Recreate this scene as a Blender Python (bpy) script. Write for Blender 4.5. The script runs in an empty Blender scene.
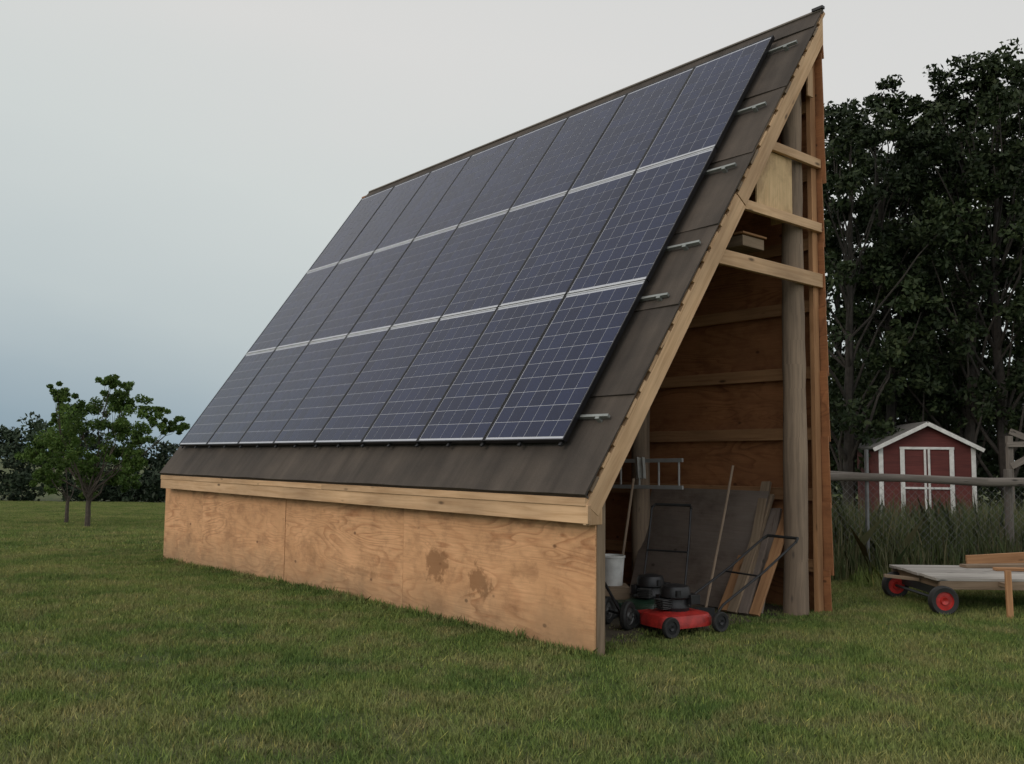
import bpy, math, random
import numpy as np
from mathutils import Vector, Matrix
random.seed(7); rng=np.random.default_rng(11)
scn=bpy.context.scene
scn.view_settings.view_transform='Standard'
scn.view_settings.look='None'; scn.view_settings.exposure=0
V=Vector
# ------------------------------------------------------------------ materials
def newmat(name):
    m=bpy.data.materials.new(name); m.use_nodes=True
    nt=m.node_tree; b=nt.nodes['Principled BSDF']
    return m,nt,b
def N(nt,t,**k):
    n=nt.nodes.new(t)
    for a,v in k.items():
        if a in n.inputs: n.inputs[a].default_value=v
        else: setattr(n,a,v)
    return n
def ramp(nt,fac,stops):
    r=nt.nodes.new('ShaderNodeValToRGB'); e=r.color_ramp.elements
    while len(e)<len(stops): e.new(0.5)
    for i,(p,c) in enumerate(stops):
        e[i].position=p; e[i].color=(*c,1) if len(c)==3 else c
    nt.links.new(fac,r.inputs[0]); return r.outputs[0]
def mix(nt,fac,a,b,mode='MIX'):
    m=nt.nodes.new('ShaderNodeMix'); m.data_type='RGBA'; m.blend_type=mode
    for s,val in ((0,fac),(6,a),(7,b)):
        if hasattr(val,'links') or hasattr(val,'is_linked'): nt.links.new(val,m.inputs[s])
        else: m.inputs[s].default_value=val if s==0 else (*val,1)
    return m.outputs[2]
def uvmap(nt,scale,kind='UV'):
    tc=nt.nodes.new('ShaderNodeTexCoord'); mp=nt.nodes.new('ShaderNodeMapping')
    mp.inputs['Scale'].default_value=scale
    nt.links.new(tc.outputs[kind],mp.inputs[0]); return mp.outputs[0]
def noise(nt,vec,scale=1,detail=4,rough=.55,dist=0):
    n=N(nt,'ShaderNodeTexNoise'); n.inputs['Scale'].default_value=scale
    n.inputs['Detail'].default_value=detail; n.inputs['Roughness'].default_value=rough
    n.inputs['Distortion'].default_value=dist
    if vec is not None: nt.links.new(vec,n.inputs['Vector'])
    return n.outputs['Fac']
def bump(nt,b,h,st=.3,d=.01):
    n=N(nt,'ShaderNodeBump'); n.inputs['Strength'].default_value=st; n.inputs['Distance'].default_value=d
    nt.links.new(h,n.inputs['Height']); nt.links.new(n.outputs[0],b.inputs['Normal'])
def wood(name,c1,c2,rough=.75,knots=True,grey=0.0):
    m,nt,b=newmat(name)
    g=noise(nt,uvmap(nt,(1.6,28,1)),1,6,.6,.5)
    col=ramp(nt,g,[(.25,c2),(.55,c1),(.8,tuple(min(1,x*1.12) for x in c1))])
    big=noise(nt,uvmap(nt,(.7,1.3,1)),1,4)
    col=mix(nt,1,col,ramp(nt,big,[(.3,(.58,.55,.52)),(.65,(1.08,1.05,1.0))]),'MULTIPLY')
    if knots:
        vo=N(nt,'ShaderNodeTexVoronoi'); vo.inputs['Scale'].default_value=1
        nt.links.new(uvmap(nt,(2.2,6.5,1)),vo.inputs['Vector'])
        k=ramp(nt,vo.outputs['Distance'],[(.05,(1,1,1)),(.13,(0,0,0))])
        col=mix(nt,k,col,tuple(x*.3 for x in c2))
    if grey: col=mix(nt,grey,col,(.16,.145,.13))
    nt.links.new(col,b.inputs['Base Color']); b.inputs['Roughness'].default_value=rough
    bump(nt,b,g,.35,.004); return m
def plywood(name,c1,c2,c3,stain=False,ws=.5):
    m,nt,b=newmat(name)
    # rotary-cut figure: islands of contour lines from a stretched noise field
    f0=noise(nt,uvmap(nt,(.6,2.6,1)),1,2.4,.5,.6)
    mu=N(nt,'ShaderNodeMath',operation='MULTIPLY'); nt.links.new(f0,mu.inputs[0]); mu.inputs[1].default_value=17
    fr=N(nt,'ShaderNodeMath',operation='FRACT'); nt.links.new(mu.outputs[0],fr.inputs[0])
    line=ramp(nt,fr.outputs[0],[(0,(0,0,0)),(.45,(.12,.12,.12)),(.86,(1,1,1)),(1,(0,0,0))])
    ms_=noise(nt,uvmap(nt,(1.3,2.2,1)),1,3,.6)
    msk=ramp(nt,ms_,[(.36,(.1,.1,.1)),(.66,(min(1,ws*1.3),)*3)])
    lf=mix(nt,1,line,msk,'MULTIPLY')
    col=mix(nt,lf,c1,c2)
    fine=noise(nt,uvmap(nt,(3,60,1)),1,5,.6,.3)
    col=mix(nt,1,col,ramp(nt,fine,[(.3,(.78,.76,.72)),(.6,(1.05,1.05,1.05))]),'MULTIPLY')
    big=noise(nt,uvmap(nt,(.8,1.2,1)),1,5,.65)
    col=mix(nt,ramp(nt,big,[(.40,(0,0,0)),(.62,(.7,.7,.7))]),col,c3)
    big2=noise(nt,uvmap(nt,(2.6,3.4,1)),1,5,.7)
    col=mix(nt,1,col,ramp(nt,big2,[(.32,(.68,.64,.62)),(.5,(1,1,1)),(.7,(1.12,1.12,1.14))]),'MULTIPLY')
    vo=N(nt,'ShaderNodeTexVoronoi'); vo.inputs['Scale'].default_value=1
    nt.links.new(uvmap(nt,(3.0,4.6,1)),vo.inputs['Vector'])
    k=ramp(nt,vo.outputs['Distance'],[(.05,(.8,.8,.8)),(.09,(0,0,0))])
    col=mix(nt,k,col,tuple(x*.33 for x in c2))
    if stain:
        tc=nt.nodes.new('ShaderNodeTexCoord')
        for (yy,zz,sy,sz,am) in ((1.98,.50,.25,.17,.75),(1.36,.40,.17,.15,.75),(3.3,.30,.5,.05,.35),(4.3,.42,.2,.12,.25),(.75,.55,.22,.1,.22)):
            mp=nt.nodes.new('ShaderNodeMapping'); mp.vector_type='POINT'
            mp.inputs['Location'].default_value=(0,-yy/sy,-zz/sz); mp.inputs['Scale'].default_value=(0,1/sy,1/sz)
            nt.links.new(tc.outputs['Object'],mp.inputs[0])
            ln=N(nt,'ShaderNodeVectorMath',operation='LENGTH'); nt.links.new(mp.outputs[0],ln.inputs[0])
            nz=noise(nt,uvmap(nt,(6,8,8),'Object'),1,5,.65)
            ad=N(nt,'ShaderNodeMath',operation='MULTIPLY_ADD'); nt.links.new(nz,ad.inputs[0]); ad.inputs[1].default_value=2.8
            nt.links.new(ln.outputs['Value'],ad.inputs[2])
            mr=N(nt,'ShaderNodeMapRange'); mr.inputs['From Min'].default_value=2.0; mr.inputs['From Max'].default_value=2.3
            mr.inputs['To Min'].default_value=am; mr.inputs['To Max'].default_value=0
            nt.links.new(ad.outputs[0],mr.inputs[0])
            col=mix(nt,mr.outputs[0],col,(.25,.115,.045))
        sp=N(nt,'ShaderNodeSeparateXYZ'); nt.links.new(tc.outputs['Object'],sp.inputs[0])
        nz=noise(nt,uvmap(nt,(3,3,3),'Object'),1,4,.6)
        ad=N(nt,'ShaderNodeMath',operation='MULTIPLY_ADD'); nt.links.new(nz,ad.inputs[0]); ad.inputs[1].default_value=-.5
        nt.links.new(sp.outputs['Z'],ad.inputs[2])
        mr=N(nt,'ShaderNodeMapRange'); mr.inputs['From Min'].default_value=-.25; mr.inputs['From Max'].default_value=.15
        mr.inputs['To Min'].default_value=.55; mr.inputs['To Max'].default_value=0
        nt.links.new(ad.outputs[0],mr.inputs[0])
        col=mix(nt,mr.outputs[0],col,(.2,.15,.09))
    nt.links.new(col,b.inputs['Base Color']); b.inputs['Roughness'].default_value=.7
    bump(nt,b,fine,.2,.003); return m
def plain(name,c,rough=.6,metal=0,var=.25,sc=8,coat=0):
    m,nt,b=newmat(name)
    n=noise(nt,uvmap(nt,(sc,sc,sc),'Object'),1,5,.6)
    col=ramp(nt,n,[(.3,tuple(x*(1-var) for x in c)),(.7,tuple(min(1,x*(1+var)) for x in c))])
    nt.links.new(col,b.inputs['Base Color']); b.inputs['Roughness'].default_value=rough
    b.inputs['Metallic'].default_value=metal; b.inputs['Coat Weight'].default_value=coat
    return m
def leafmat(name,c1,c2,c3,scale=.8,trans=.25):
    m,nt,b=newmat(name)
    g=nt.nodes.new('ShaderNodeNewGeometry')
    col=ramp(nt,g.outputs['Random Per Island'],[(0,c1),(.5,c2),(1,c3)])
    n=noise(nt,None,scale,3); nt.links.new(g.outputs['Position'],nt.nodes[-1].inputs['Vector'])
    col=mix(nt,1,col,ramp(nt,n,[(.35,(.6,.62,.6)),(.65,(1.3,1.25,1.1))]),'MULTIPLY')
    nt.links.new(col,b.inputs['Base Color']); b.inputs['Roughness'].default_value=.6
    b.inputs['Specular IOR Level'].default_value=.2
    if trans:
        t=nt.nodes.new('ShaderNodeBsdfTranslucent'); nt.links.new(col,t.inputs[0])
        mx=nt.nodes.new('ShaderNodeMixShader'); mx.inputs[0].default_value=trans
        nt.links.new(b.outputs[0],mx.inputs[1]); nt.links.new(t.outputs[0],mx.inputs[2])
        nt.links.new(mx.outputs[0],nt.nodes['Material Output'].inputs[0])
    return m

M={}
M['newwood']=wood('fresh_lumber',(.68,.46,.28),(.48,.29,.15))
M['oldwood']=wood('weathered_lumber',(.28,.21,.15),(.14,.10,.065),.85)
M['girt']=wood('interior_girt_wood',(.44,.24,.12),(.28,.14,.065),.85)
M['log']=wood('weathered_pole',(.34,.25,.18),(.15,.105,.075),.9,True,.2)
M['ply']=plywood('plywood_sheathing',(.76,.43,.225),(.44,.19,.08),(.60,.32,.155),True,.8)
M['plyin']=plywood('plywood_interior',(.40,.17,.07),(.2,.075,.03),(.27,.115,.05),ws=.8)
M['plyyel']=plywood('plywood_yellow',(.66,.46,.25),(.5,.32,.15),(.6,.42,.22))
M['plygrey']=plywood('plywood_grey',(.20,.155,.13),(.15,.115,.09),(.14,.115,.10),ws=.25)
def roofmat():
    m,nt,b=newmat('asphalt_roofing')
    n1=noise(nt,uvmap(nt,(5,.5,1)),1,5,.6)
    n3=noise(nt,uvmap(nt,(1.2,1.5,1)),1,4,.6)
    n2=noise(nt,uvmap(nt,(160,160,1)),1,2,.7)
    col=ramp(nt,n1,[(.3,(.046,.037,.031)),(.7,(.092,.075,.063))])
    col=mix(nt,1,col,ramp(nt,n3,[(.35,(.72,.72,.72)),(.65,(1.18,1.15,1.1))]),'MULTIPLY')
    col=mix(nt,1,col,ramp(nt,n2,[(.3,(.7,.7,.7)),(.7,(1.3,1.3,1.3))]),'MULTIPLY')
    nt.links.new(col,b.inputs['Base Color']); b.inputs['Roughness'].default_value=.9
    bump(nt,b,n2,.5,.004); return m
M['roof']=roofmat()
M['alu']=plain('aluminium',(.62,.63,.64),.35,.9,.1)
M['rail']=plain('rail_steel',(.30,.32,.31),.45,.6,.2)
M['ladder']=plain('ladder_metal',(.42,.42,.42),.5,.2,.1)
M['white']=plain('white_paint',(.60,.60,.59),.6,0,.2)
M['red']=plain('red_paint',(.38,.022,.018),.5,0,.4,14,.1)
M['shedred']=wood('faded_red_siding',(.135,.034,.032),(.085,.02,.019),.85,False)
M['green']=plain('green_paint',(.02,.05,.03),.4,0,.3,8,.2)
M['black']=plain('black_rubber',(.018,.018,.018),.7)
M['dark']=plain('dark_metal',(.035,.035,.038),.45,.5)
M['engine']=plain('engine_grey',(.12,.12,.12),.5,.6)
M['galv']=plain('galvanised_steel',(.2,.205,.21),.6,.5)
M['greydeck']=wood('grey_deck_board',(.42,.41,.40),(.30,.29,.27),.8,True)
M['greyrail']=wood('grey_rail_wood',(.2,.18,.165),(.11,.1,.09),.9,True)
M['frame']=plain('anodised_frame',(.015,.015,.018),.4,.4)
M['shroof']=plain('grey_shingles',(.13,.125,.12),.9,0,.3,12)
def cellmat():
    m,nt,b=newmat('solar_cell')
    g=nt.nodes.new('ShaderNodeNewGeometry')
    col=ramp(nt,g.outputs['Random Per Island'],[(0,(.008,.013,.042)),(1,(.013,.021,.064))])
    n=noise(nt,uvmap(nt,(60,60,60),'Object'),1,2)
    col=mix(nt,1,col,ramp(nt,n,[(.3,(.75,.8,.85)),(.7,(1.25,1.2,1.2))]),'MULTIPLY')
    nt.links.new(col,b.inputs['Base Color']); b.inputs['Roughness'].default_value=.14
    b.inputs['IOR'].default_value=1.38
    return m
M['cell']=cellmat()
M['back']=plain('panel_backsheet',(.48,.50,.56),.2,0,.03)
M['bark']=plain('bark',(.075,.06,.048),.9,0,.4,10)
M['darkbark']=plain('dark_bark',(.035,.03,.026),.9,0,.4,10)
M['leafL']=leafmat('leaf_green',(.05,.10,.022),(.08,.145,.034),(.12,.18,.05),1.2,.3)
M['leafR']=leafmat('leaf_dark',(.014,.025,.011),(.022,.037,.015),(.04,.055,.024),.5,0)
M['leafF']=leafmat('leaf_far',(.018,.034,.02),(.028,.048,.028),(.04,.06,.036),.15,0)
M['weed']=leafmat('weed_green',(.06,.085,.035),(.09,.115,.05),(.18,.165,.10),.8,0)
# ------------------------------------------------------------------ mesh builder
class MB:
    def __init__(s): s.v=[];s.f=[];s.uv=[];s.m=[];s.sm=[];s.mats=[]
    def mi(s,m):
        if m not in s.mats: s.mats.append(m)
        return s.mats.index(m)
    def add(s,vs,fs,mat,uvs=None,smooth=False):
        o=len(s.v); s.v+= [tuple(p) for p in vs]
        for i,f in enumerate(fs):
            s.f.append([o+k for k in f]); s.m.append(s.mi(mat)); s.sm.append(smooth)
            s.uv.append(uvs[i] if uvs else [(vs[k][0]+vs[k][1],vs[k][2]) for k in f])
    def box(s,c,size,mat,ax=None,off=None):
        c=V(c)
        if ax is None:
            ax=[V((1,0,0)),V((0,1,0)),V((0,0,1))]
        h=[x/2 for x in size]
        if off is None: off=(random.uniform(0,50),random.uniform(0,50))
        vs=[];L=[]
        for k in range(8):
            q=[(1 if k&(1<<i) else -1)*h[i] for i in range(3)]
            L.append(q); vs.append(c+ax[0]*q[0]+ax[1]*q[1]+ax[2]*q[2])
        fs=[(0,2,3,1),(4,5,7,6),(0,1,5,4),(2,6,7,3),(0,4,6,2),(1,3,7,5)]
        uvs=[]
        for n,f in enumerate(fs):
            u=[]
            for k in f:
                q=L[k]
                if n<2: u.append((q[0]+off[0],q[1]+off[1]))
                elif n<4: u.append((q[0]+off[0],q[2]+off[1]+3.3))
                else: u.append((q[1]+off[0],q[2]+off[1]))
            uvs.append(u)
        s.add(vs,fs,mat,uvs)
    def beam(s,p0,p1,w,h,mat,up=(0,0,1)):
        p0=V(p0);p1=V(p1);e=(p1-p0);l=e.length;e/=l
        side=V(up).cross(e)
        if side.length<1e-4: side=V((1,0,0)).cross(e)
        side.normalize(); u=e.cross(side)
        s.box((p0+p1)/2,(l,w,h),mat,[e,side,u])
    def tube(s,pts,rad,mat,seg=8,cap=True):
        pts=[V(p) for p in pts]
        if not isinstance(rad,(list,tuple)): rad=[rad]*len(pts)
        prev=None
        L=0; uo=random.uniform(0,30)
        vs=[];ls=[]
        for i,p in enumerate(pts):
            d=(pts[min(i+1,len(pts)-1)]-pts[max(i-1,0)]).normalized()
            if prev is None:
                a=d.cross(V((0,0,1)))
                if a.length<.1: a=d.cross(V((1,0,0)))
            else: a=prev-d*prev.dot(d)
            a.normalize(); prev=a; b=d.cross(a)
            if i: L+=(p-pts[i-1]).length
            ls.append(L)
            for k in range(seg):
                t=2*math.pi*k/seg
                vs.append(p+(a*math.cos(t)+b*math.sin(t))*rad[i])
        fs=[];uvs=[]
        for i in range(len(pts)-1):
            for k in range(seg):
                k2=(k+1)%seg
                fs.append((i*seg+k,i*seg+k2,(i+1)*seg+k2,(i+1)*seg+k))
                r=rad[i]*6.28/seg
                uvs.append([(ls[i]+uo,k*r+uo),(ls[i]+uo,(k+1)*r+uo),(ls[i+1]+uo,(k+1)*r+uo),(ls[i+1]+uo,k*r+uo)])
        s.add(vs,fs,mat,uvs,True)
        if cap:
            n=len(pts)-1
            for idx in (list(range(seg))[::-1],[n*seg+k for k in range(seg)]):
                vv=[vs[k] for k in idx]
                s.add(vv,[list(range(seg))],mat,[[(p.x+p.y,p.z) for p in vv]],False)
    def lathe(s,c,axis,prof,mat,seg=20):
        c=V(c);d=V(axis).normalized(); a=d.cross(V((0,0,1)))
        if a.length<.1: a=d.cross(V((1,0,0)))
        a.normalize(); b=d.cross(a); vs=[];fs=[]
        for r,h in prof:
            for k in range(seg):
                t=2*math.pi*k/seg; vs.append(c+d*h+(a*math.cos(t)+b*math.sin(t))*r)
        for i in range(len(prof)-1):
            for k in range(seg):
                k2=(k+1)%seg; fs.append((i*seg+k,i*seg+k2,(i+1)*seg+k2,(i+1)*seg+k))
        s.add(vs,fs,mat,None,True)
    def build(s,name,parent=None,bevel=0,loc=None,rot=None):
        me=bpy.data.meshes.new(name); me.from_pydata(s.v,[],s.f)
        for m in s.mats: me.materials.append(M[m])
        ul=me.uv_layers.new(name='UVMap')
        flat=[c for f in s.uv for uv in f for c in uv]
        ul.data.foreach_set('uv',flat)
        me.polygons.foreach_set('material_index',s.m); me.polygons.foreach_set('use_smooth',s.sm)
        me.update()
        try: me.set_sharp_from_angle(angle=math.radians(40))
        except Exception: pass
        ob=bpy.data.objects.new(name,me); scn.collection.objects.link(ob)
        if parent: ob.parent=parent
        if loc: ob.location=loc
        if rot: ob.rotation_euler=rot
        if bevel:
            md=ob.modifiers.new('bevel','BEVEL'); md.width=bevel; md.segments=2; md.limit_method='ANGLE'; md.angle_limit=math.radians(50)
        return ob
def empty(name,loc=(0,0,0),rz=0,parent=None):
    e=bpy.data.objects.new(name,None); scn.collection.objects.link(e)
    e.location=loc; e.rotation_euler=(0,0,rz); e.empty_display_size=.2
    if parent: e.parent=parent
    return e
def fastmesh(name,verts,nper,mat,parent=None,smooth=False):
    F=verts.shape[0]; me=bpy.data.meshes.new(name)
    me.vertices.add(F*nper); me.vertices.foreach_set('co',verts.reshape(-1).astype(np.float32))
    me.loops.add(F*nper); me.loops.foreach_set('vertex_index',np.arange(F*nper,dtype=np.int32))
    me.polygons.add(F); me.polygons.foreach_set('loop_start',np.arange(0,F*nper,nper,dtype=np.int32))
    try: me.polygons.foreach_set('loop_total',np.full(F,nper,dtype=np.int32))
    except Exception: pass
    me.update(calc_edges=True); me.materials.append(M[mat])
    ob=bpy.data.objects.new(name,me); scn.collection.objects.link(ob)
    if parent: ob.parent=parent
    return ob
# ------------------------------------------------------------------ camera
CH=1.4389
cd=bpy.data.cameras.new('camera'); cam=bpy.data.objects.new('camera',cd); scn.collection.objects.link(cam)
cd.sensor_width=36; cd.lens=917.6922/1024*36; cd.clip_end=2000; cd.clip_start=.05
cam.matrix_world=Matrix.Translation((0,0,CH))@Matrix.Rotation(math.pi/2+.0842,4,'X')@Matrix.Rotation(.0108,4,'Z')
scn.camera=cam
# ------------------------------------------------------------------ world + sun
SUN_EL=math.radians(28); sd=V((-.80,-.60,0)).normalized()
w=bpy.data.worlds.new('World'); scn.world=w; w.use_nodes=True; nt=w.node_tree
for n in list(nt.nodes): nt.nodes.remove(n)
out=nt.nodes.new('ShaderNodeOutputWorld')
sky=nt.nodes.new('ShaderNodeTexSky'); sky.sky_type='NISHITA'; sky.sun_disc=False
sky.sun_elevation=SUN_EL; sky.sun_rotation=math.atan2(sd.x,sd.y); sky.air_density=1; sky.dust_density=4
b1=nt.nodes.new('ShaderNodeBackground'); b1.inputs[1].default_value=.06; nt.links.new(sky.outputs[0],b1.inputs[0])
tc=nt.nodes.new('ShaderNodeTexCoord'); sp=nt.nodes.new('ShaderNodeSeparateXYZ'); nt.links.new(tc.outputs['Generated'],sp.inputs[0])
cn=noise(nt,None,1.6,5,.5); cl=nt.nodes[-1]
mp=nt.nodes.new('ShaderNodeMapping'); mp.inputs['Scale'].default_value=(1,1,2.5); nt.links.new(tc.outputs['Generated'],mp.inputs[0]); nt.links.new(mp.outputs[0],cl.inputs['Vector'])
ma=N(nt,'ShaderNodeMath',operation='MULTIPLY_ADD'); nt.links.new(cn,ma.inputs[0]); ma.inputs[1].default_value=.18; nt.links.new(sp.outputs['Z'],ma.inputs[2])
mb=N(nt,'ShaderNodeMath',operation='MULTIPLY_ADD'); nt.links.new(sp.outputs['X'],mb.inputs[0]); mb.inputs[1].default_value=.18; nt.links.new(ma.outputs[0],mb.inputs[2])
g=ramp(nt,mb.outputs[0],[(0,(.28,.385,.46)),(.07,(.38,.47,.525)),(.18,(.56,.625,.635)),(.34,(.68,.72,.705)),(.5,(.76,.755,.735)),(1,(.70,.70,.69))])
bk=N(nt,'ShaderNodeMapRange'); bk.inputs['From Min'].default_value=-.1; bk.inputs['From Max'].default_value=-.9
bk.inputs['To Min'].default_value=1.0; bk.inputs['To Max'].default_value=1.5; nt.links.new(sp.outputs['Y'],bk.inputs[0])
b2=nt.nodes.new('ShaderNodeBackground'); nt.links.new(g,b2.inputs[0]); nt.links.new(bk.outputs[0],b2.inputs[1])
ms=nt.nodes.new('ShaderNodeMixShader'); ms.inputs[0].default_value=.9
nt.links.new(b1.outputs[0],ms.inputs[1]); nt.links.new(b2.outputs[0],ms.inputs[2]); nt.links.new(ms.outputs[0],out.inputs[0])
sl=bpy.data.lights.new('sun','SUN'); sl.energy=.75; sl.angle=math.radians(30); sl.color=(1,.86,.72)
so=bpy.data.objects.new('sun',sl); scn.collection.objects.link(so)
dirv=V((sd.x*math.cos(SUN_EL),sd.y*math.cos(SUN_EL),math.sin(SUN_EL)))
so.rotation_euler=dirv.to_track_quat('Z','Y').to_euler(); so.location=(-10,-10,15)
# ------------------------------------------------------------------ ground
def gz(x,y):
    x=np.asarray(x,float);y=np.asarray(y,float)
    t=np.clip((x-2)/4,0,1); t=t*t*(3-2*t); wgt=1-.65*t
    yy=np.clip(y,-50,66)-9.5
    s=np.where(yy>0,yy-1.5*(1-np.exp(-np.maximum(yy,0)/1.5)),0)
    return -.034*wgt*s+.012*np.sin(x*.9+y*.4)*np.cos(y*.7-x*.3)*np.clip((y-0)/3,0,1)*0.6
def axisv(c):
    a=np.concatenate([np.linspace(-700,-80,12)[:-1],np.linspace(-80,-16,20)[:-1],np.linspace(-16,20,110),np.linspace(20,80,20)[1:],np.linspace(80,700,12)[1:]])
    return a+c
xs=axisv(0); ys=axisv(6); X,Y=np.meshgrid(xs,ys); Z=gz(X,Y)
nx,ny=len(xs),len(ys)
me=bpy.data.meshes.new('ground'); vv=np.stack([X,Y,Z],-1).reshape(-1,3)
fs=[(j*nx+i,j*nx+i+1,(j+1)*nx+i+1,(j+1)*nx+i) for j in range(ny-1) for i in range(nx-1)]
me.from_pydata(vv.tolist(),[],fs)
for p in me.polygons: p.use_smooth=True
gr=bpy.data.objects.new('ground',me); scn.collection.objects.link(gr)
def grassmat(name,blade):
    m,nt,b=newmat(name)
    ge=nt.nodes.new('ShaderNodeNewGeometry')
    def pn(sc,det=4,ro=.6):
        n=noise(nt,None,sc,det,ro); nt.links.new(ge.outputs['Position'],nt.nodes[-1].inputs['Vector']); return n
    a=pn(.7,5,.65); c=pn(2.4,5,.7); d=pn(26,3)
    k=1.32 if blade else .62
    col=ramp(nt,a,[(.36,(.075*k,.118*k,.036*k)),(.5,(.115*k,.158*k,.048*k)),(.64,(.185*k,.20*k,.078*k))])
    col=mix(nt,ramp(nt,c,[(.45,(0,0,0)),(.64,(.8,.8,.8))]),col,(.195*k,.178*k,.09*k))
    col=mix(nt,1,col,ramp(nt,d,[(.3,(.62,.65,.62)),(.7,(1.3,1.28,1.25))]),'MULTIPLY')
    if blade:
        col=mix(nt,1,col,ramp(nt,ge.outputs['Random Per Island'],[(0,(.65,.72,.6)),(.85,(1.15,1.15,1.1)),(1,(1.9,1.6,1.3))]),'MULTIPLY')
    nt.links.new(col,b.inputs['Base Color']); b.inputs['Roughness'].default_value=.75
    b.inputs['Specular IOR Level'].default_value=.15
    if not blade: bump(nt,b,d,.8,.03)
    return m
M['lawn']=grassmat('lawn_ground',False); M['blade']=grassmat('grass_blade',True)
me.materials.append(M['lawn'])
M['dirt']=plain('bare_dirt',(.075,.062,.042),.95,0,.6,2.2)
SX,SY,SR=.6343,6.8705,.7054
cS,sS=math.cos(SR),math.sin(SR)
def to_local(x,y): dx=x-SX;dy=y-SY; return dx*cS+dy*sS, -dx*sS+dy*cS
def to_world(a,b): return SX+a*cS-b*sS, SY+a*sS+b*cS
def blades(n,R,h0,h1,wd,lean=.5):
    r=R*np.sqrt(rng.random(n)); t=rng.random(n)*6.283; px=r*np.cos(t);py=r*np.sin(t)
    h=rng.uniform(h0,h1,n); an=rng.random(n)*6.283; ln=rng.normal(0,lean,n)*h; la=rng.random(n)*6.283
    wv=np.stack([np.cos(an),np.sin(an),np.zeros(n)],-1)*(wd*rng.uniform(.6,1.3,n))[:,None]/2
    base=np.stack([px,py,np.zeros(n)],-1)
    off=np.stack([np.cos(la)*ln,np.sin(la)*ln,h],-1)
    mid=base+off*np.array([.35,.35,.6]); tip=base+off
    return base,wv,mid,tip
def blademesh(name,B,mat,parent=None,tri=False):
    base,wv,mid,tip=B
    if tri: return fastmesh(name,np.stack([base-wv,base+wv,tip],1),3,mat,parent)
    q=np.stack([base-wv,base+wv,mid+wv*.8,tip,mid-wv*.8],1)
    return fastmesh(name,q,5,mat,parent)
def dupli(name,tname,ylo,yhi,st0,tile):
    pts=[]; y=ylo
    while y<yhi:
        xw=.66*y+1.2; x=-xw
        while x<xw:
            X_=x+random.uniform(-.2,.2)*st0;Y_=y+random.uniform(-.2,.2)*st0
            a,b=to_local(X_,Y_); mg=min(.28,st0*.45)
            ok=not(-mg<a<3.2+mg and -mg<b<8.8+mg)
            if Y_>12.4 and X_>3.5: ok=False
            if Y_>16 and X_>-2: ok=False
            if ok: pts.append((X_,Y_))
            x+=st0
        y+=st0
    vs=[];fs=[]
    for (x,y) in pts:
        t=random.random()*6.283; z=float(gz(x,y)); o=len(vs)
        for k in range(4): vs.append((x+.01*math.cos(t+k*math.pi/2),y+.01*math.sin(t+k*math.pi/2),z))
        fs.append((o,o+1,o+2,o+3))
    lm=bpy.data.meshes.new(name); lm.from_pydata(vs,[],fs)
    lg=bpy.data.objects.new(name,lm); scn.collection.objects.link(lg)
    lg.instance_type='FACES'; lg.show_instancer_for_render=False; lg.show_instancer_for_viewport=False
    blademesh(tname,tile,'blade',lg,True)
dupli('lawn_grass','grass_tile',3.3,15.5,.62,blades(2400,.44,.016,.05,.0075,.65))
dupli('lawn_grass','grass_tile',15.9,62,1.5,blades(4200,1.06,.02,.06,.015,.6))
def scatter(name,pl,hs,mat,wd=.007,per=14,R=.05,parent=None,lean=.35):
    A=[[],[],[],[]]
    for (x,y),h in zip(pl,hs):
        B=blades(per,R,h*.5,h,wd,lean)
        o=np.array([x,y,float(gz(x,y))])
        A[0].append(B[0]+o);A[1].append(B[1]);A[2].append(B[2]+o);A[3].append(B[3]+o)
    return blademesh(name,[np.concatenate(a) for a in A],mat,parent)
fr=[];hs=[]
for i in range(620):
    b=random.uniform(-.05,8.8); a=-.05-abs(random.gauss(0,.035)); fr.append(to_world(a,b)); hs.append(random.uniform(.03,.10)*(1.4 if random.random()<.1 else 1))
for i in range(1500):
    b=random.uniform(-.1,8.9); a=random.uniform(-.32,-.04); fr.append(to_world(a,b)); hs.append(random.uniform(.02,.05))
for i in range(1500):
    a=random.uniform(-.05,3.5); b=-.38+abs(random.gauss(0,.42))
    if a<.12 and b>-.03: continue
    fr.append(to_world(a,b)); hs.append(random.uniform(.015,.05))
for i in range(260):
    x=3.5+random.random()*5; y=random.uniform(10.6,12.5)
    fr.append((x,y)); hs.append(random.uniform(.06,.3))
# stray taller tufts and clover clumps on the lawn
for i in range(170):
    y=random.uniform(4,15)**1.0; x=random.uniform(-.6,.6)*y
    a,b=to_local(x,y)
    if -.1<a<3.3 and -.1<b<8.9: continue
    fr.append((x,y)); hs.append(random.uniform(.05,.085))
scatter('wall_base_grass',fr,hs,'blade',.008,16,.07)
# ------------------------------------------------------------------ solar shed
shed=empty('solar_panel_shed',(SX,SY,0),SR)
L=8.75;W=3.168;AE,ZE,AR,ZR=-.1693,1.1967,3.168,5.9755
B0,B1=-.0581,8.55
S=V((AR-AE,0,ZR-ZE));SL=S.length;S/=SL;NN=V((-S.z,0,S.x));O=V((AE,0,ZE));EB=V((0,1,0))
def rp(s,b,n=0): return O+S*s+EB*b+NN*n
mbd=MB()
gx=np.linspace(.10,W-.02,12);gy=np.linspace(.22,L-.05,30)
vsd=[]
for jb,b in enumerate(gy):
    for ia,a in enumerate(gx):
        bb=b+(random.uniform(-.16,.16) if jb==0 else 0)
        wx,wy=to_world(a,bb); vsd.append((a,bb,float(gz(wx,wy))+(.004 if jb==0 else .012+random.uniform(0,.014))))
fsd=[(j*12+i,j*12+i+1,(j+1)*12+i+1,(j+1)*12+i) for j in range(29) for i in range(11)]
mbd.add(vsd,fsd,'dirt',None,True); mbd.build('dirt_floor',shed)
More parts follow.
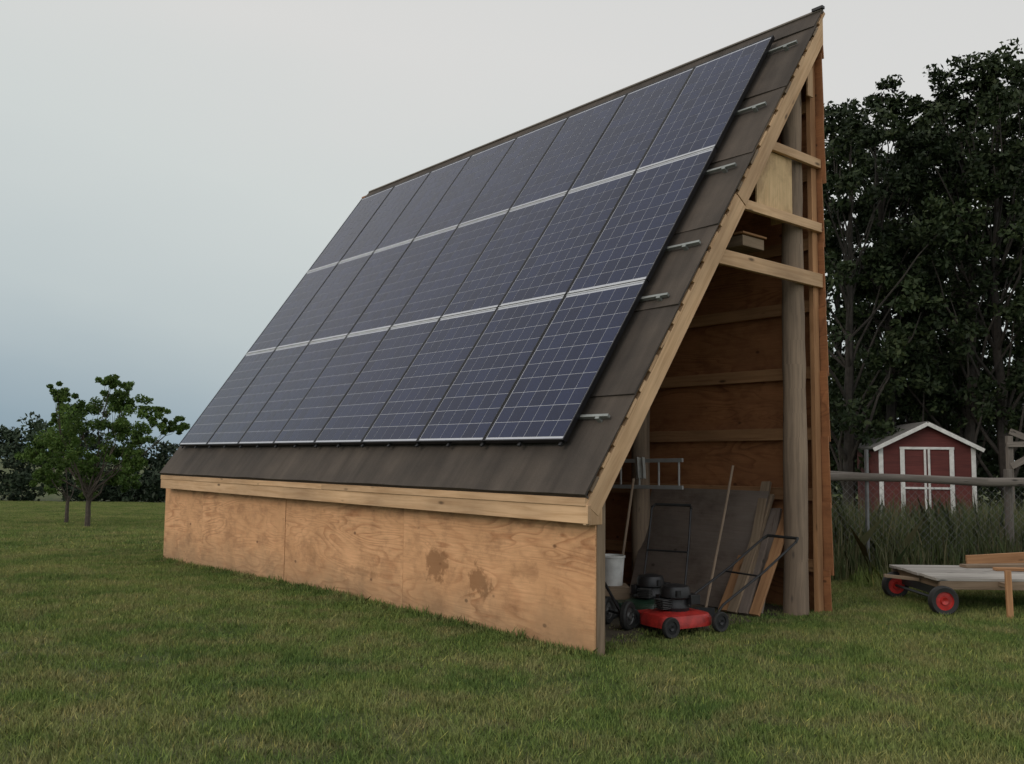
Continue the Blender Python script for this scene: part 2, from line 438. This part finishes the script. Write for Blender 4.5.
kw=MB(); seams=[-.01,2.52,4.94,7.35,L]
for i in range(4):
    b0,b1=seams[i],seams[i+1]-.009
    kw.box((-.009+(-.003,.0015,-.002,.001)[i],(b0+b1)/2,.36),(b1-b0,.016,1.36),'ply',[EB,V((1,0,0)),V((0,0,1))])
kw.build('knee_wall_plywood',shed,.001)
fa=MB()
fa.box((-.139,4.25,1.045),(8.64,.036,.135),'newwood',[EB,V((1,0,0)),V((0,0,1))])
fa.box((-.150,1.9,1.135),(3.9,.036,.06),'newwood',[EB,V((1,0,0)),V((0,0,1))])
fa.box((-.148,6.21,1.134),(4.71,.036,.058),'newwood',[EB,V((1,0,0)),V((0,0,1))])
fa.box((-.06,4.27,.99),(8.5,.11,.012),'oldwood',[EB,V((1,0,0)),V((0,0,1))])
fa.build('fascia_boards',shed,.003)
rf=MB()
rf.box(rp(SL/2,(B0+B1)/2+.006,-.022),(B1-B0-.03,SL-.01,.018),'oldwood',[EB,S,NN])
rf.build('roof_deck',shed)
ro=MB(); s=-.015; k=0
while s<SL-.02:
    s2=min(s+.93,SL+.02)
    nb=24; vs=[]
    e0=B0+random.uniform(-.012,.008); e1=B1+random.uniform(-.01,.02); of=random.uniform(0,20)
    for j in range(nb+1):
        bb=e0+(e1-e0)*j/nb; wv=.006*math.sin(j*1.7+k)+random.uniform(-.002,.002)
        vs+=[rp(s,bb,.011+wv),rp(s2+(.03 if s2<SL else 0),bb,-.004),rp(s,bb,-.006),rp(s2,bb,-.010)]
    fs=[];U=[]
    for j in range(nb):
        a=4*j;c=4*j+4
        u0=j/nb*8.6+of;u1=(j+1)/nb*8.6+of
        fs+=[(a,a+1,c+1,c),(a,c,c+2,a+2)]
        U+=[[(u0,s),(u0,s2),(u1,s2),(u1,s)],[(u0,s),(u1,s),(u1,s-.02),(u0,s-.02)]]
    fs+=[(0,2,3,1),(4*nb,4*nb+1,4*nb+3,4*nb+2)]; U+=[[(0,0),(0,.1),(.9,.1),(.9,0)]]*2
    ro.add(vs,fs,'roof',U); s=s2; k+=1
ro.box(rp(-.008,(B0+B1)/2,-.02),(B1-B0,.012,.05),'roof',[EB,S,NN])
ro.build('asphalt_roofing',shed)
rc=MB(); rc.box(rp(SL+.012,(B0+B1)/2,-.01),(B1-B0-.02,.03,.05),'greyrail',[EB,S,NN])
rc.box((AR+.0,B0+.05,ZR+.03),(.05,.12,.03),'dark',None); rc.build('ridge_trim',shed,.002)
ra=MB()
for i in range(15):
    b=.12+i*.6
    ra.box(rp(SL/2+.05,b,-.10),(SL-.2,.04,.135),'girt',[S,EB,NN])
ra.build('rafters',shed)
rk=MB()
rk.box(rp(SL*.27,-.036,-.135),(SL*.56,.036,.150),'newwood',[S,EB,NN])
def plumb(n): return (AR+.012-(O+NN*n).x)/S.x
n0_,n1_=-.060,-.206; s0_=SL*.5525
q=[rp(s0_,-.052,n0_),rp(plumb(n0_),-.052,n0_),rp(plumb(n1_),-.052,n1_),rp(s0_,-.052,n1_)]
q2=[p+V((0,.035,0)) for p in q]
rk.add(q+q2,[(0,1,2,3),(7,6,5,4),(0,4,5,1),(1,5,6,2),(2,6,7,3),(3,7,4,0)],'newwood',
  [[(0,0),(2.6,0),(2.6,.15),(0,.15)]]*2+[[(0,0),(0,.03),(2.6,.03),(2.6,0)]]+[[(0,0),(.03,0),(.03,.15),(0,.15)]]*3)
s=.05
while s<SL-.16:
    wd=random.uniform(.10,.2)
    rk.box(rp(s+wd/2,-.030,-.046+random.uniform(-.003,.003)),(wd,.046+random.uniform(0,.006),.026),random.choice(['newwood','oldwood','newwood']),[S,EB,NN])
    s+=wd+random.uniform(.05,.1)
rk.box((AE+.10,-.034,ZE-.17),(.12,.034,.17),'newwood',[V((0,0,1)),V((0,1,0)),V((1,0,0))])
rk.build('rake_board',shed,.003)
ps=MB()
ps.box((.062,.05,.42),(1.5,.09,.09),'oldwood',[V((0,0,1)),V((1,0,0)),V((0,1,0))])
for i in range(1,15): ps.box((.05,.05+i*.61,.4),(1.4,.085,.038),'girt',[V((0,0,1)),V((1,0,0)),V((0,1,0))])
ps.build('front_posts',shed,.004)
def pole(a,b,h,r,la=0):
    p=MB(); pts=[];rr=[]
    for i in range(24):
        t=i/23; pts.append((a+la*t+.014*math.sin(t*7+b),b+.01*math.cos(t*5),-.2+t*(h+.2))); rr.append(r*(1.1-.22*t)*random.uniform(.95,1.05))
    p.tube(pts,rr,'log',14); return p.build('log_post',shed)
pole(2.88,.16,5.2,.108,.03); pole(2.76,2.0,4.9,.10); pole(2.76,4.4,4.9,.10); pole(2.76,6.6,4.9,.1); pole(2.76,8.5,4.9,.1)
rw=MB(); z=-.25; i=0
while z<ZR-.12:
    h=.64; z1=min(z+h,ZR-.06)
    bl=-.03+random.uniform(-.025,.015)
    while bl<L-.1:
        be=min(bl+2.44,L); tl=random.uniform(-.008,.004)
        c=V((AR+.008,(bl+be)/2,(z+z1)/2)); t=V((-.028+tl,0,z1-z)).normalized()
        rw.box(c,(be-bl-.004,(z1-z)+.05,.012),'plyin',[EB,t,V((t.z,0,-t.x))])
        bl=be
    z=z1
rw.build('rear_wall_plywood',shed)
gt=MB()
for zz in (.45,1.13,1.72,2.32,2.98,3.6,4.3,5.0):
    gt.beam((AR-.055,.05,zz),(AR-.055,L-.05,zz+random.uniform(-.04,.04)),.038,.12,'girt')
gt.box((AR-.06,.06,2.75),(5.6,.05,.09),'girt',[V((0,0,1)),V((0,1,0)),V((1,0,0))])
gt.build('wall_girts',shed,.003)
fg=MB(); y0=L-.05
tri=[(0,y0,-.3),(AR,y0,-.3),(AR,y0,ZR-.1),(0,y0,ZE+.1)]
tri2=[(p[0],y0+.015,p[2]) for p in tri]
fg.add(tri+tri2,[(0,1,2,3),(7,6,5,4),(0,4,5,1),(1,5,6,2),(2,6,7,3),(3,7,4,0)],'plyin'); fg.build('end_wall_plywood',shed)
gb=MB()
for zt,a1,h in ((3.291,1.38,.135),(3.80,1.74,.09),(4.447,2.2,.088)):
    gb.box(((a1+W+.0)/2,.011,zt-h/2),(W-a1,.040,h),'newwood',[V((1,0,0)),V((0,1,0)),V((0,0,1))])
gb.box((3.0,.0,5.2),(.3,.09,.02),'newwood',[V((0,0,1)),V((1,0,0)),V((0,1,0))])
gb.build('gable_cross_beams',shed,.003)
pb=MB(); pb.box((2.44,.052,4.05),(.62,.58,.018),'plyyel',[V((0,0,1)),V((1,0,0)),V((0,1,0))])
pb.box((2.70,.16,4.05),(.6,.2,.018),'plyyel',[V((0,0,1)),V((0,1,0)),V((1,0,0))])
pb.build('plywood_box_panel',shed,.001)
db=MB(); db.box((2.3,.3,3.50),(.34,.22,.10),'oldwood'); db.box((2.3,.3,3.57),(.38,.26,.02),'girt'); db.build('hanging_shelf',shed,.004)
arr=empty('solar_array',(0,0,0),0,shed)
BA,SA,OFF,RR=.3433,.413,.0986,1.704
fb=MB();cb=MB();kb=MB()
for j in range(3):
    for i in range(8):
        x0=BA+i*1.0+.004;x1=BA+(i+1)*1.0-.004;s0=SA+j*RR+.006;s1=SA+(j+1)*RR-.006
        cx=(x0+x1)/2;cs=(s0+s1)/2;f=.012;dn=random.uniform(-.0015,.0015)
        for (c,sz) in (((x0+f/2,cs),(f,s1-s0)),((x1-f/2,cs),(f,s1-s0))):
            fb.box(rp(c[1],c[0],OFF-.02+dn),(sz[1],sz[0],.042),'frame',[S,EB,NN])
        for ss,mt in ((s0+f/2,'frame' if j==0 else 'alu'),(s1-f/2,'alu' if j<2 else 'frame')):
            fb.box(rp(ss,cx,OFF-.02+dn),(x1-x0-2*f,f,.040),mt,[EB,S,NN])
        kb.box(rp(cs,cx,OFF-.012+dn),(x1-x0-2*f,s1-s0-2*f,.012),'back',[EB,S,NN])
        mx=.008;my=.022;iw=(x1-x0-2*f-2*mx)/6;ih=(s1-s0-2*f-2*my)/10;gp=.0026
        for u in range(6):
            for v in range(10):
                a0=x0+f+mx+u*iw+gp;a1=a0+iw-2*gp;c0=s0+f+my+v*ih+gp;c1=c0+ih-2*gp;n0=OFF-.0045+dn
                cb.add([rp(c0,a0,n0),rp(c1,a0,n0),rp(c1,a1,n0),rp(c0,a1,n0)],[(0,1,2,3)],'cell')
fb.build('panel_frames',arr); kb.build('panel_backsheets',arr); cb.build('panel_cells',arr)
rl=MB()
for jj in (.16,.90,1.25,1.83,2.33,2.88):
    s_=SA+RR*jj; e_=random.uniform(.0,.07)
    rl.box(rp(s_,(e_+8.37)/2,OFF-.062),(8.37-e_,.024,.032),'rail',[EB,S,NN])
    for q in range(8):
        b_=.16+q*1.16; rl.box(rp(s_-.022,b_,OFF-.075),(.04,.022,.055),'rail',[EB,S,NN])
rl.build('mounting_rails',arr,.002)
cl_=MB()
for q in range(17):
    b_=BA+.05+q*.49; cl_.box(rp(SA-.012,b_,OFF-.035),(.03,.03,.02),'dark',[EB,S,NN])
cl_.build('edge_clips',arr)
# ------------------------------------------------------------------ things in the shed
def wheel(mb,c,axis,r,w,rim='red'):
    h=w/2
    mb.lathe(c,axis,[(r*.62,-h*.8),(r*.9,-h),(r,-h*.55),(r,h*.55),(r*.9,h),(r*.62,h*.8)],'black',24)
    mb.lathe(c,axis,[(.001,-h*.5),(r*.25,-h*.9),(r*.3,-h*.45),(r*.6,-h*.4),(r*.64,-h*.8),(r*.64,h*.8),(r*.6,h*.4),(r*.3,h*.45),(r*.25,h*.9),(.001,h*.5)],rim,24)
def mower(name,loc,rz,deck,handle_end,hr=.011,rimc='engine'):
    e=empty(name,loc,rz)
    d=MB()
    prof=[(.27,.06,.22),(.27,.12,.22),(.25,.155,.20),(.17,.175,.14)]
    seg=20;vs=[]
    for (rx,z,ry) in prof:
        for k in range(seg):
            t=2*math.pi*k/seg;ct,st=math.cos(t),math.sin(t)
            ex=.55
            vs.append((rx*abs(ct)**ex*(1 if ct>0 else -1)*1.05,ry*abs(st)**ex*(1 if st>0 else -1),z))
    fs=[(i*seg+k,i*seg+(k+1)%seg,(i+1)*seg+(k+1)%seg,(i+1)*seg+k) for i in range(3) for k in range(seg)]+[[3*seg+k for k in range(seg)]]
    d.add(vs,fs,deck,None,True)
    d.box((.1,-.27,.1),(.2,.14,.07),deck)
    d.build('deck',e,.006)
    wl=MB()
    for sx in (-.27,.27):
        for sy in (-.25,.25): wheel(wl,(sx,sy,.085 if sx>0 else .09),(0,1,0),.085,.045,rimc)
    wl.build('wheels',e)
    en=MB()
    en.lathe((0,0,.175),(0,0,1),[(.11,0),(.12,.03),(.1,.06),(.1,.1),(.125,.11),(.125,.17),(.11,.2),(.05,.215),(.001,.215)],'dark',22)
    for q in range(6): en.box((.14,0,.2+q*.014),(.1,.12,.006),'engine')
    en.box((-.1,.09,.27),(.1,.1,.08),'dark'); en.box((.02,-.13,.25),(.14,.05,.08),'dark')
    en.tube([(.06,.1,.3),(.06,.1,.35)],.025,'dark',10)
    en.build('engine',e,.004)
    h=MB(); he=V(handle_end)
    for sy in (-.21,.21):
        h.tube([(-.25,sy,.13),(-.34,sy,.22),((-.25+he.x)*.55,sy*.98,(.13+he.z)*.55),(he.x+.05,sy*.95,he.z-.03)],hr,'dark',8)
    h.tube([(he.x+.05,-.2,he.z-.03),(he.x,-.18,he.z),(he.x,.18,he.z),(he.x+.05,.2,he.z-.03)],hr*1.3,'black',8)
    h.tube([((-.25+he.x)*.5,-.205,(.13+he.z)*.5),((-.25+he.x)*.5,.205,(.13+he.z)*.5)],hr*.8,'dark',8)
    h.build('handle',e); return e
def wl_(a,b,z=None):
    x,y=to_world(a,b); return (x,y,float(gz(x,y))+.015 if z is None else z)
mower('red_lawn_mower',wl_(1.25,.28),SR+math.pi-.16,'red',(-1.30,0,.74),.011,'dark')
mower('green_lawn_mower',wl_(1.62,.88),SR+math.pi+.35,'green',(-.62,0,1.0))
gtl=MB()
gtl.tube([wl_(1.95,.52,.05),wl_(2.38,.62,.9),wl_(2.62,.68,1.40)],.013,'log',8)
gtl.box(V(wl_(1.95,.52,.06)),(.18,.03,.1),'dark')
gtl.build('garden_hoe')
sh=MB(); sh.tube([wl_(1.8,1.45,.2),wl_(2.3,1.7,1.25)],.014,'log',8)
p=V(wl_(1.77,1.43,.14)); sh.box(p,(.02,.2,.26),'dark',[V((.8,.5,.2)).normalized(),V((-.5,.8,0)).normalized(),V((-.1,-.1,1)).normalized()])
sh.build('garden_shovel',None,.004)
ld=MB()
for zz in (1.17,1.45): ld.beam(wl_(2.55,1.25,zz),wl_(2.55,2.45,zz-.02),.025,.04,'ladder')
for q in range(5): ld.tube([wl_(2.55,1.30+q*.27,1.18),wl_(2.55,1.30+q*.27,1.45)],.011,'ladder',8)
ld.build('aluminium_ladder',None,.002)
rg=MB() # cloth rag hung over the ladder rail
pts=[]
for i in range(7):
    for j in range(6):
        pts.append(V(wl_(2.52-.02*(1-j/5)-.012*math.sin(i*1.9),1.72+i*.025,1.475-j*.045+.006*math.sin(i*2))))
rg.add(pts,[(i*6+j,(i+1)*6+j,(i+1)*6+j+1,i*6+j+1) for i in range(6) for j in range(5)],'white',None,True)
rg.build('hanging_rag')
lp=MB(); t=V((.42,0,1.2)).normalized()
lp.box((2.72,1.22,.585),(1.5,1.2,.014),'plygrey',[EB,t,V((t.z,0,-t.x))])
lp.build('leaning_plywood_sheet',None,.001,(SX,SY,0),(0,0,SR))
lb=MB()
for q in range(7):
    b_=.28+q*.055; lb.beam((2.45+random.uniform(-.15,.1),b_,.03),(2.98,b_+random.uniform(.0,.1),random.uniform(.8,1.25)),.035,.10,random.choice(['oldwood','plygrey','girt']),(0,1,0))
lb.build('leaning_boards',None,.002,(SX,SY,0),(0,0,SR))
bk_=MB(); c=V(wl_(1.55,1.30,.26)); bk_.lathe(c,(0,0,1),[(.001,0),(.10,0),(.12,.26),(.128,.26),(.128,.28),(.115,.28),(.095,.02),(.001,.02)],'white',24)
bk_.tube([c+V((.124*math.cos(t),0.02,.26-.1*math.sin(t))) for t in [i*math.pi/8 for i in range(9)]],.004,'galv',6)
bk_.box(c+V((0,0,-.131)),(.3,.3,.26),'oldwood')
bk_.build('white_bucket_on_crate',None,.002)
hc=MB(); wheel(hc,V(wl_(.95,.55))+V((0,0,.12)),(.8,-.5,0),.12,.06,'engine')
wheel(hc,V(wl_(1.02,.86))+V((0,0,.12)),(.8,-.5,0),.12,.06,'engine')
hc.tube([V(wl_(.95,.55))+V((0,0,.12)),V(wl_(1.02,.86))+V((0,0,.12))],.012,'dark',8)
hc.tube([V(wl_(.98,.65))+V((0,0,.12)),V(wl_(1.1,1.1))+V((0,0,.5)),V(wl_(1.5,1.6))+V((0,0,1.2))],.013,'dark',8)
hc.build('hand_cart')
# ------------------------------------------------------------------ trailer
tr=empty('flatbed_trailer',(0,0,0))
d=MB()
for q in range(8):
    y_=9.0+q*.142; d.box((5.36,y_,.335),(2.5+random.uniform(-.03,.03),.137,.028),'greydeck',[V((1,0,0)),V((0,1,0)),V((0,0,1))])
d.build('deck_boards',tr,.003)
d=MB()
d.box((5.36,8.955,.285),(2.46,.04,.09),'oldwood'); d.box((5.36,10.05,.285),(2.46,.04,.09),'oldwood')
for x_ in (4.2,4.9,5.6,6.4): d.box((x_,9.5,.275),(1.02,.06,.07),'oldwood',[V((0,1,0)),V((1,0,0)),V((0,0,1))])
d.beam((4.95,10.08,.40),(6.4,10.02,.50),.04,.11,'girt'); d.beam((4.8,9.85,.365),(5.9,9.95,.38),.14,.03,'oldwood')
d.beam((5.0,9.6,.367),(6.2,9.45,.37),.09,.03,'girt')
d.build('frame_boards',tr,.003)
d=MB()
for x_ in (4.14,6.1):
    for y_ in (8.90,10.0): wheel(d,(x_,y_,.14),(0,1,0),.14,.085,'red')
    d.tube([(x_,8.9,.14),(x_,10.0,.14)],.015,'dark',8)
    d.box((x_+.08,9.45,.2),(.08,.95,.08),'dark')
d.build('wheels',tr)
d=MB(); d.beam((4.71,8.78,-.02),(4.71,8.80,.44),.055,.03,'girt',(0,1,0)); d.beam((4.71,8.81,.30),(4.71,8.93,.30),.05,.04,'oldwood'); d.build('stake',tr,.003)
d=MB(); d.beam((4.15,9.45,.27),(3.82,9.5,.30),.05,.03,'oldwood'); d.build('tongue',tr)
# ------------------------------------------------------------------ fence
fe=empty('chain_link_fence')
d=MB()
FX0,FX1,FY=3.55,11.0,12.1
fz=lambda x:float(gz(x,FY))
for x_ in (4.66,9.6): d.tube([(x_,FY,fz(x_)-.1),(x_+.01,FY,1.62)],.026,'galv',10)
for x_ in (3.62,6.55,7.9): d.tube([(x_,FY+.08,fz(x_)-.1),(x_+.02,FY+.09,.7),(x_+.01,FY+.08,1.38)],[.06,.055,.05],'greyrail',10)
d.build('fence_posts',fe)
d=MB()
d.tube([(FX0,FY-.06,1.235),(4.4,FY-.05,1.262),(5.2,FY-.05,1.25),(6.2,FY-.07,1.21),(7.2,FY-.06,1.225),(9,FY-.05,1.25),(11,FY-.06,1.24)],[.05,.058,.052,.06,.056,.058,.06],'greyrail',10)
d.tube([(FX0,FY+.09,1.33),(6.2,FY+.16,1.20)],[.04,.035],'greyrail',8)
d.build('top_rail',fe)
d=MB(); sp_=.10; H=1.2; x_=FX0-H
wr_=.0017
while x_<FX1:
    for dx in (H,-H):
        xa=x_ if dx>0 else x_+H; xb=xa+dx
        pa=V((xa,FY,.02));pb_=V((xb,FY,.02+H))
        if min(xa,xb)<FX0:
            tt=(FX0-xa)/dx
            if dx>0: pa=pa.lerp(pb_,max(0,min(1,tt)))
            else: pb_=pa.lerp(pb_,max(0,min(1,tt)))
        if (pa-pb_).length>.05: d.tube([pa,pb_],wr_,'galv',3,False)
    x_+=sp_
d.build('wire_mesh',fe)
n=1900; pl=[];hs=[]
for i in range(n):
    y=12.25+random.random()**1.4*8; x=random.uniform(2.9,.66*y+1.5); pl.append((x,y)); hs.append(random.uniform(.5,1.18)*(1 if y<16 else .9))
for i in range(300):
    y=random.uniform(11.3,12.2); x=random.uniform(3.4,9); pl.append((x,y)); hs.append(random.uniform(.2,.85))
scatter('tall_weeds',pl,hs,'weed',.016,10,.11,None,.28)
# ------------------------------------------------------------------ red garden shed
rs=empty('red_garden_shed',(9.93,22.0,float(gz(9.93,22))),math.radians(-8))
d=MB(); w_=1.10; h_=1.95; pk=2.50; dp=2.2
prof=[(-w_,0),(w_,0),(w_,h_),(0,pk),(-w_,h_)]
vs=[(x,0,z) for x,z in prof]+[(x,dp,z) for x,z in prof]
d.add(vs,[(0,1,2,3,4),(9,8,7,6,5),(0,5,6,1),(1,6,7,2),(4,9,5,0)],'shedred')
d.build('walls',rs)
d=MB()
for sg in (-1,1):
    p0=V((0,-.12,pk+.05));p1=V((sg*(w_+.14),-.12,h_-.03))
    ax=(p1-p0).normalized(); mid=(p0+p1)/2+V((0,dp/2+.12,0))
    d.box(mid+V((0,0,.02)),((p1-p0).length,dp+.3,.05),'shroof',[ax,V((0,1,0)),ax.cross(V((0,1,0)))])
d.build('roof',rs)
d=MB()
for sg in (-1,1):
    p0=V((0,-.165,pk+.03));p1=V((sg*(w_+.15),-.165,h_-.05)); d.beam(p0,p1,.03,.09,'white')
for x_ in (-w_+.05,-.56,-.045,.045,.56,w_-.05): d.box((x_,-.02,1.0),(.10 if abs(x_)>.3 else .05,.03,1.95),'white')
d.box((0,-.0225,1.95),(1.24,.03,.06),'white'); d.box((0,-.024,1.0),(1.1,.03,.05),'white')
d.build('trim',rs,.004)
d=MB()
d.beam((11.4,21,1.4),(13.2,21,2.3),.05,.14,'greyrail'); d.beam((11.4,21,2.2),(13.2,21,1.5),.05,.14,'greyrail')
for x_ in (11.4,12.3,13.2): d.beam((x_,21.05,-.2),(x_,21.05,2.1),.12,.12,'greyrail')
d.beam((11.3,20.95,1.9),(13.4,20.95,1.95),.05,.12,'greyrail')
d.build('timber_gate',None,.004)
# ------------------------------------------------------------------ trees
def leafcloud(centers,radii,per,ls,flat=.8):
    C=np.repeat(centers,per,0);R=np.repeat(radii,per)
    n=len(C); d=rng.normal(size=(n,3)); d/=np.linalg.norm(d,axis=1)[:,None]
    r=R*rng.random(n)**.45
    P=C+d*r[:,None]*np.array([1,1,flat])
    t=rng.normal(size=(n,3)); t/=np.linalg.norm(t,axis=1)[:,None]
    u=rng.normal(size=(n,3)); u-=t*(u*t).sum(1)[:,None]; u/=np.linalg.norm(u,axis=1)[:,None]
    l=ls*rng.uniform(.6,1.35,n)[:,None]
    return np.stack([P-t*l,P+u*l*.48,P+t*l,P-u*l*.48],1)
def limb(mb,p0,p1,r0,r1,mat,wob=.08,k=7):
    p0=V(p0);p1=V(p1);L_=(p1-p0).length;pts=[]
    o=V((random.uniform(-1,1),random.uniform(-1,1),random.uniform(-.2,.6)))*wob*L_
    for i in range(k+1):
        t=i/k; p=p0.lerp(p1,t)+o*math.sin(t*math.pi)+V((random.gauss(0,1),random.gauss(0,1),0))*wob*.12*L_*(0<i<k)
        pts.append(p)
    mb.tube(pts,[r0+(r1-r0)*i/k for i in range(k+1)],mat,7); return pts
def small_tree(name,X,Y,sc,lobes,seed,per=110):
    random.seed(seed)
    e=empty(name,(X,Y,float(gz(X,Y))-.02)); mb=MB()
    limb(mb,(0,0,-.1),(.02*sc,0,1.0*sc),.075*sc,.055*sc,'bark',.03)
    C=[];R=[]
    for dx,dz,r in lobes:
        dy=random.uniform(-.9,.9)*sc
        c=V((dx,dy,dz)); st=V((random.uniform(-.05,.05),0,random.uniform(.65,.98)*sc))
        pts=limb(mb,st,c,.024*sc,.005,'bark',.1)
        for q in range(4):
            s=pts[random.randint(3,6)]; en=c+V((random.gauss(0,r*.5),random.gauss(0,r*.6),random.gauss(0,r*.4)))
            limb(mb,s,en,.008*sc,.003,'bark',.1,4)
        for q in range(17):
            d=V((random.gauss(0,1),random.gauss(0,1),random.gauss(0,.85))).normalized()*r*random.uniform(.2,1.35)
            C.append(c+d); R.append(r*random.uniform(.2,.42))
    mb.build('trunk_and_limbs',e)
    q=leafcloud(np.array([list(c) for c in C]),np.array(R),per,.043)
    fastmesh('foliage',q,4,'leafL',e); return e
s_=24/917.
lob=[(116,399,17),(98,406,18),(60,410,17),(42,416,14),(84,424,22),(122,424,21),(147,412,14),(144,438,16),(108,450,23),(72,448,22),(48,448,14),(134,460,15),(92,472,19),(62,470,13),(160,424,10),(120,382,10),(110,476,13),(70,396,10)]
small_tree('green_ash_tree',-10.95,24.0,1,[((x-91)*s_,(527-y)*s_-.02,r*s_) for x,y,r in lob],3)
lob2=[(50,436,14),(40,455,15),(58,462,16),(47,478,12),(34,446,10)]
small_tree('green_ash_tree',-12.75,26.6,.8,[((x-62)*s_*1.1,(522-y)*s_*1.1,r*s_*1.1) for x,y,r in lob2],9,90)
def big_tree(name,X,Y,H,cr,seed,per=56,nl=34,bot=.22,mat='leafR',ls=.08):
    random.seed(seed); e=empty(name,(X,Y,float(gz(X,Y))-.05)); mb=MB()
    tp=V((random.uniform(-.4,.4),random.uniform(-.3,.3),H*.9))
    tr_=limb(mb,(0,0,-.1),tp,.17,.03,'darkbark',.02,12)
    C=[];R=[]
    for i in range(nl):
        t=bot+(1-bot)*((i+.5)/nl)**.9
        prof=math.sin(min(1,(t-bot)/(1-bot)*.93+.07)*math.pi)**.6
        an=i*2.4+random.uniform(-.5,.5); rad=cr*prof*random.uniform(.45,1.05)
        c=V((math.cos(an)*rad,math.sin(an)*rad,t*H+random.uniform(-.3,.3)))
        st=tr_[min(11,max(1,int(max(.12,t-.16)*12)))]
        limb(mb,st,c,.05*(1.2-t)+.012,.012,'darkbark',.1,5)
        lr=cr*random.uniform(.2,.36)
        for q in range(9):
            d=V((random.gauss(0,1),random.gauss(0,1),random.gauss(0,.8))).normalized()*lr*random.uniform(.3,1.3)
            C.append(c+d); R.append(lr*random.uniform(.3,.55))
    mb.build('trunk_and_limbs',e)
    q=leafcloud(np.array([list(c) for c in C]),np.array(R),per,ls)
    fastmesh('foliage',q,4,mat,e)
def px(x,Y): return (x-512)/917.*Y
trees=[(845,23.5,10.9,2.3),(893,24.5,11.7,1.9),(925,26,11.2,1.8),(962,24,12.0,2.1),(1008,23.5,12.2,2.3),(1065,25,13,2.6),(1130,24,12.5,2.6)]
for i,(x,Y,H,cr) in enumerate(trees): big_tree('poplar_tree',px(x,Y),Y,H,cr,20+i)
back=[(790,31,12,2.6),(850,32,13.2,2.8),(905,33,13.4,2.8),(960,32,14,2.9),(1015,33,15,3),(1075,32,15,3)]
for i,(x,Y,H,cr) in enumerate(back): big_tree('poplar_tree',px(x,Y),Y,H,cr,50+i,32,34,.12,'leafR',.11)
def brush(name,n,xr,yr,hr,ls,per,mat,rr=(.5,1.1)):
    x=rng.uniform(*xr,n);y=rng.uniform(*yr,n)
    top=rng.uniform(*hr,n); z=gz(x,y)+top*rng.random(n)**.7
    C=np.stack([x,y,z],-1); q=leafcloud(C,rng.uniform(*rr,n),per,ls); return fastmesh(name,q,4,mat)
brush('forest_underbrush',420,(8,26),(28,36),(2.5,6),.13,70,'leafR')
def treeline():
    C=[];R=[]
    x=-90
    while x<25:
        Yc=62+random.uniform(-3,4); H=4.1+.6*math.sin(x*.35)+random.uniform(-.5,.5)
        if x<-30: H+=.9
        for q in range(26):
            a=random.random()*6.28; t=random.random(); r=2.0*math.sin(min(1,t*.85+.12)*math.pi)**.5
            C.append((x+math.cos(a)*r*random.random(),Yc+math.sin(a)*r,float(gz(x,Yc))+t*H)); R.append(random.uniform(.4,.85))
        x+=random.uniform(1.1,1.9)
    q=leafcloud(np.array(C),np.array(R),60,.17); fastmesh('distant_treeline',q,4,'leafF')
treeline()
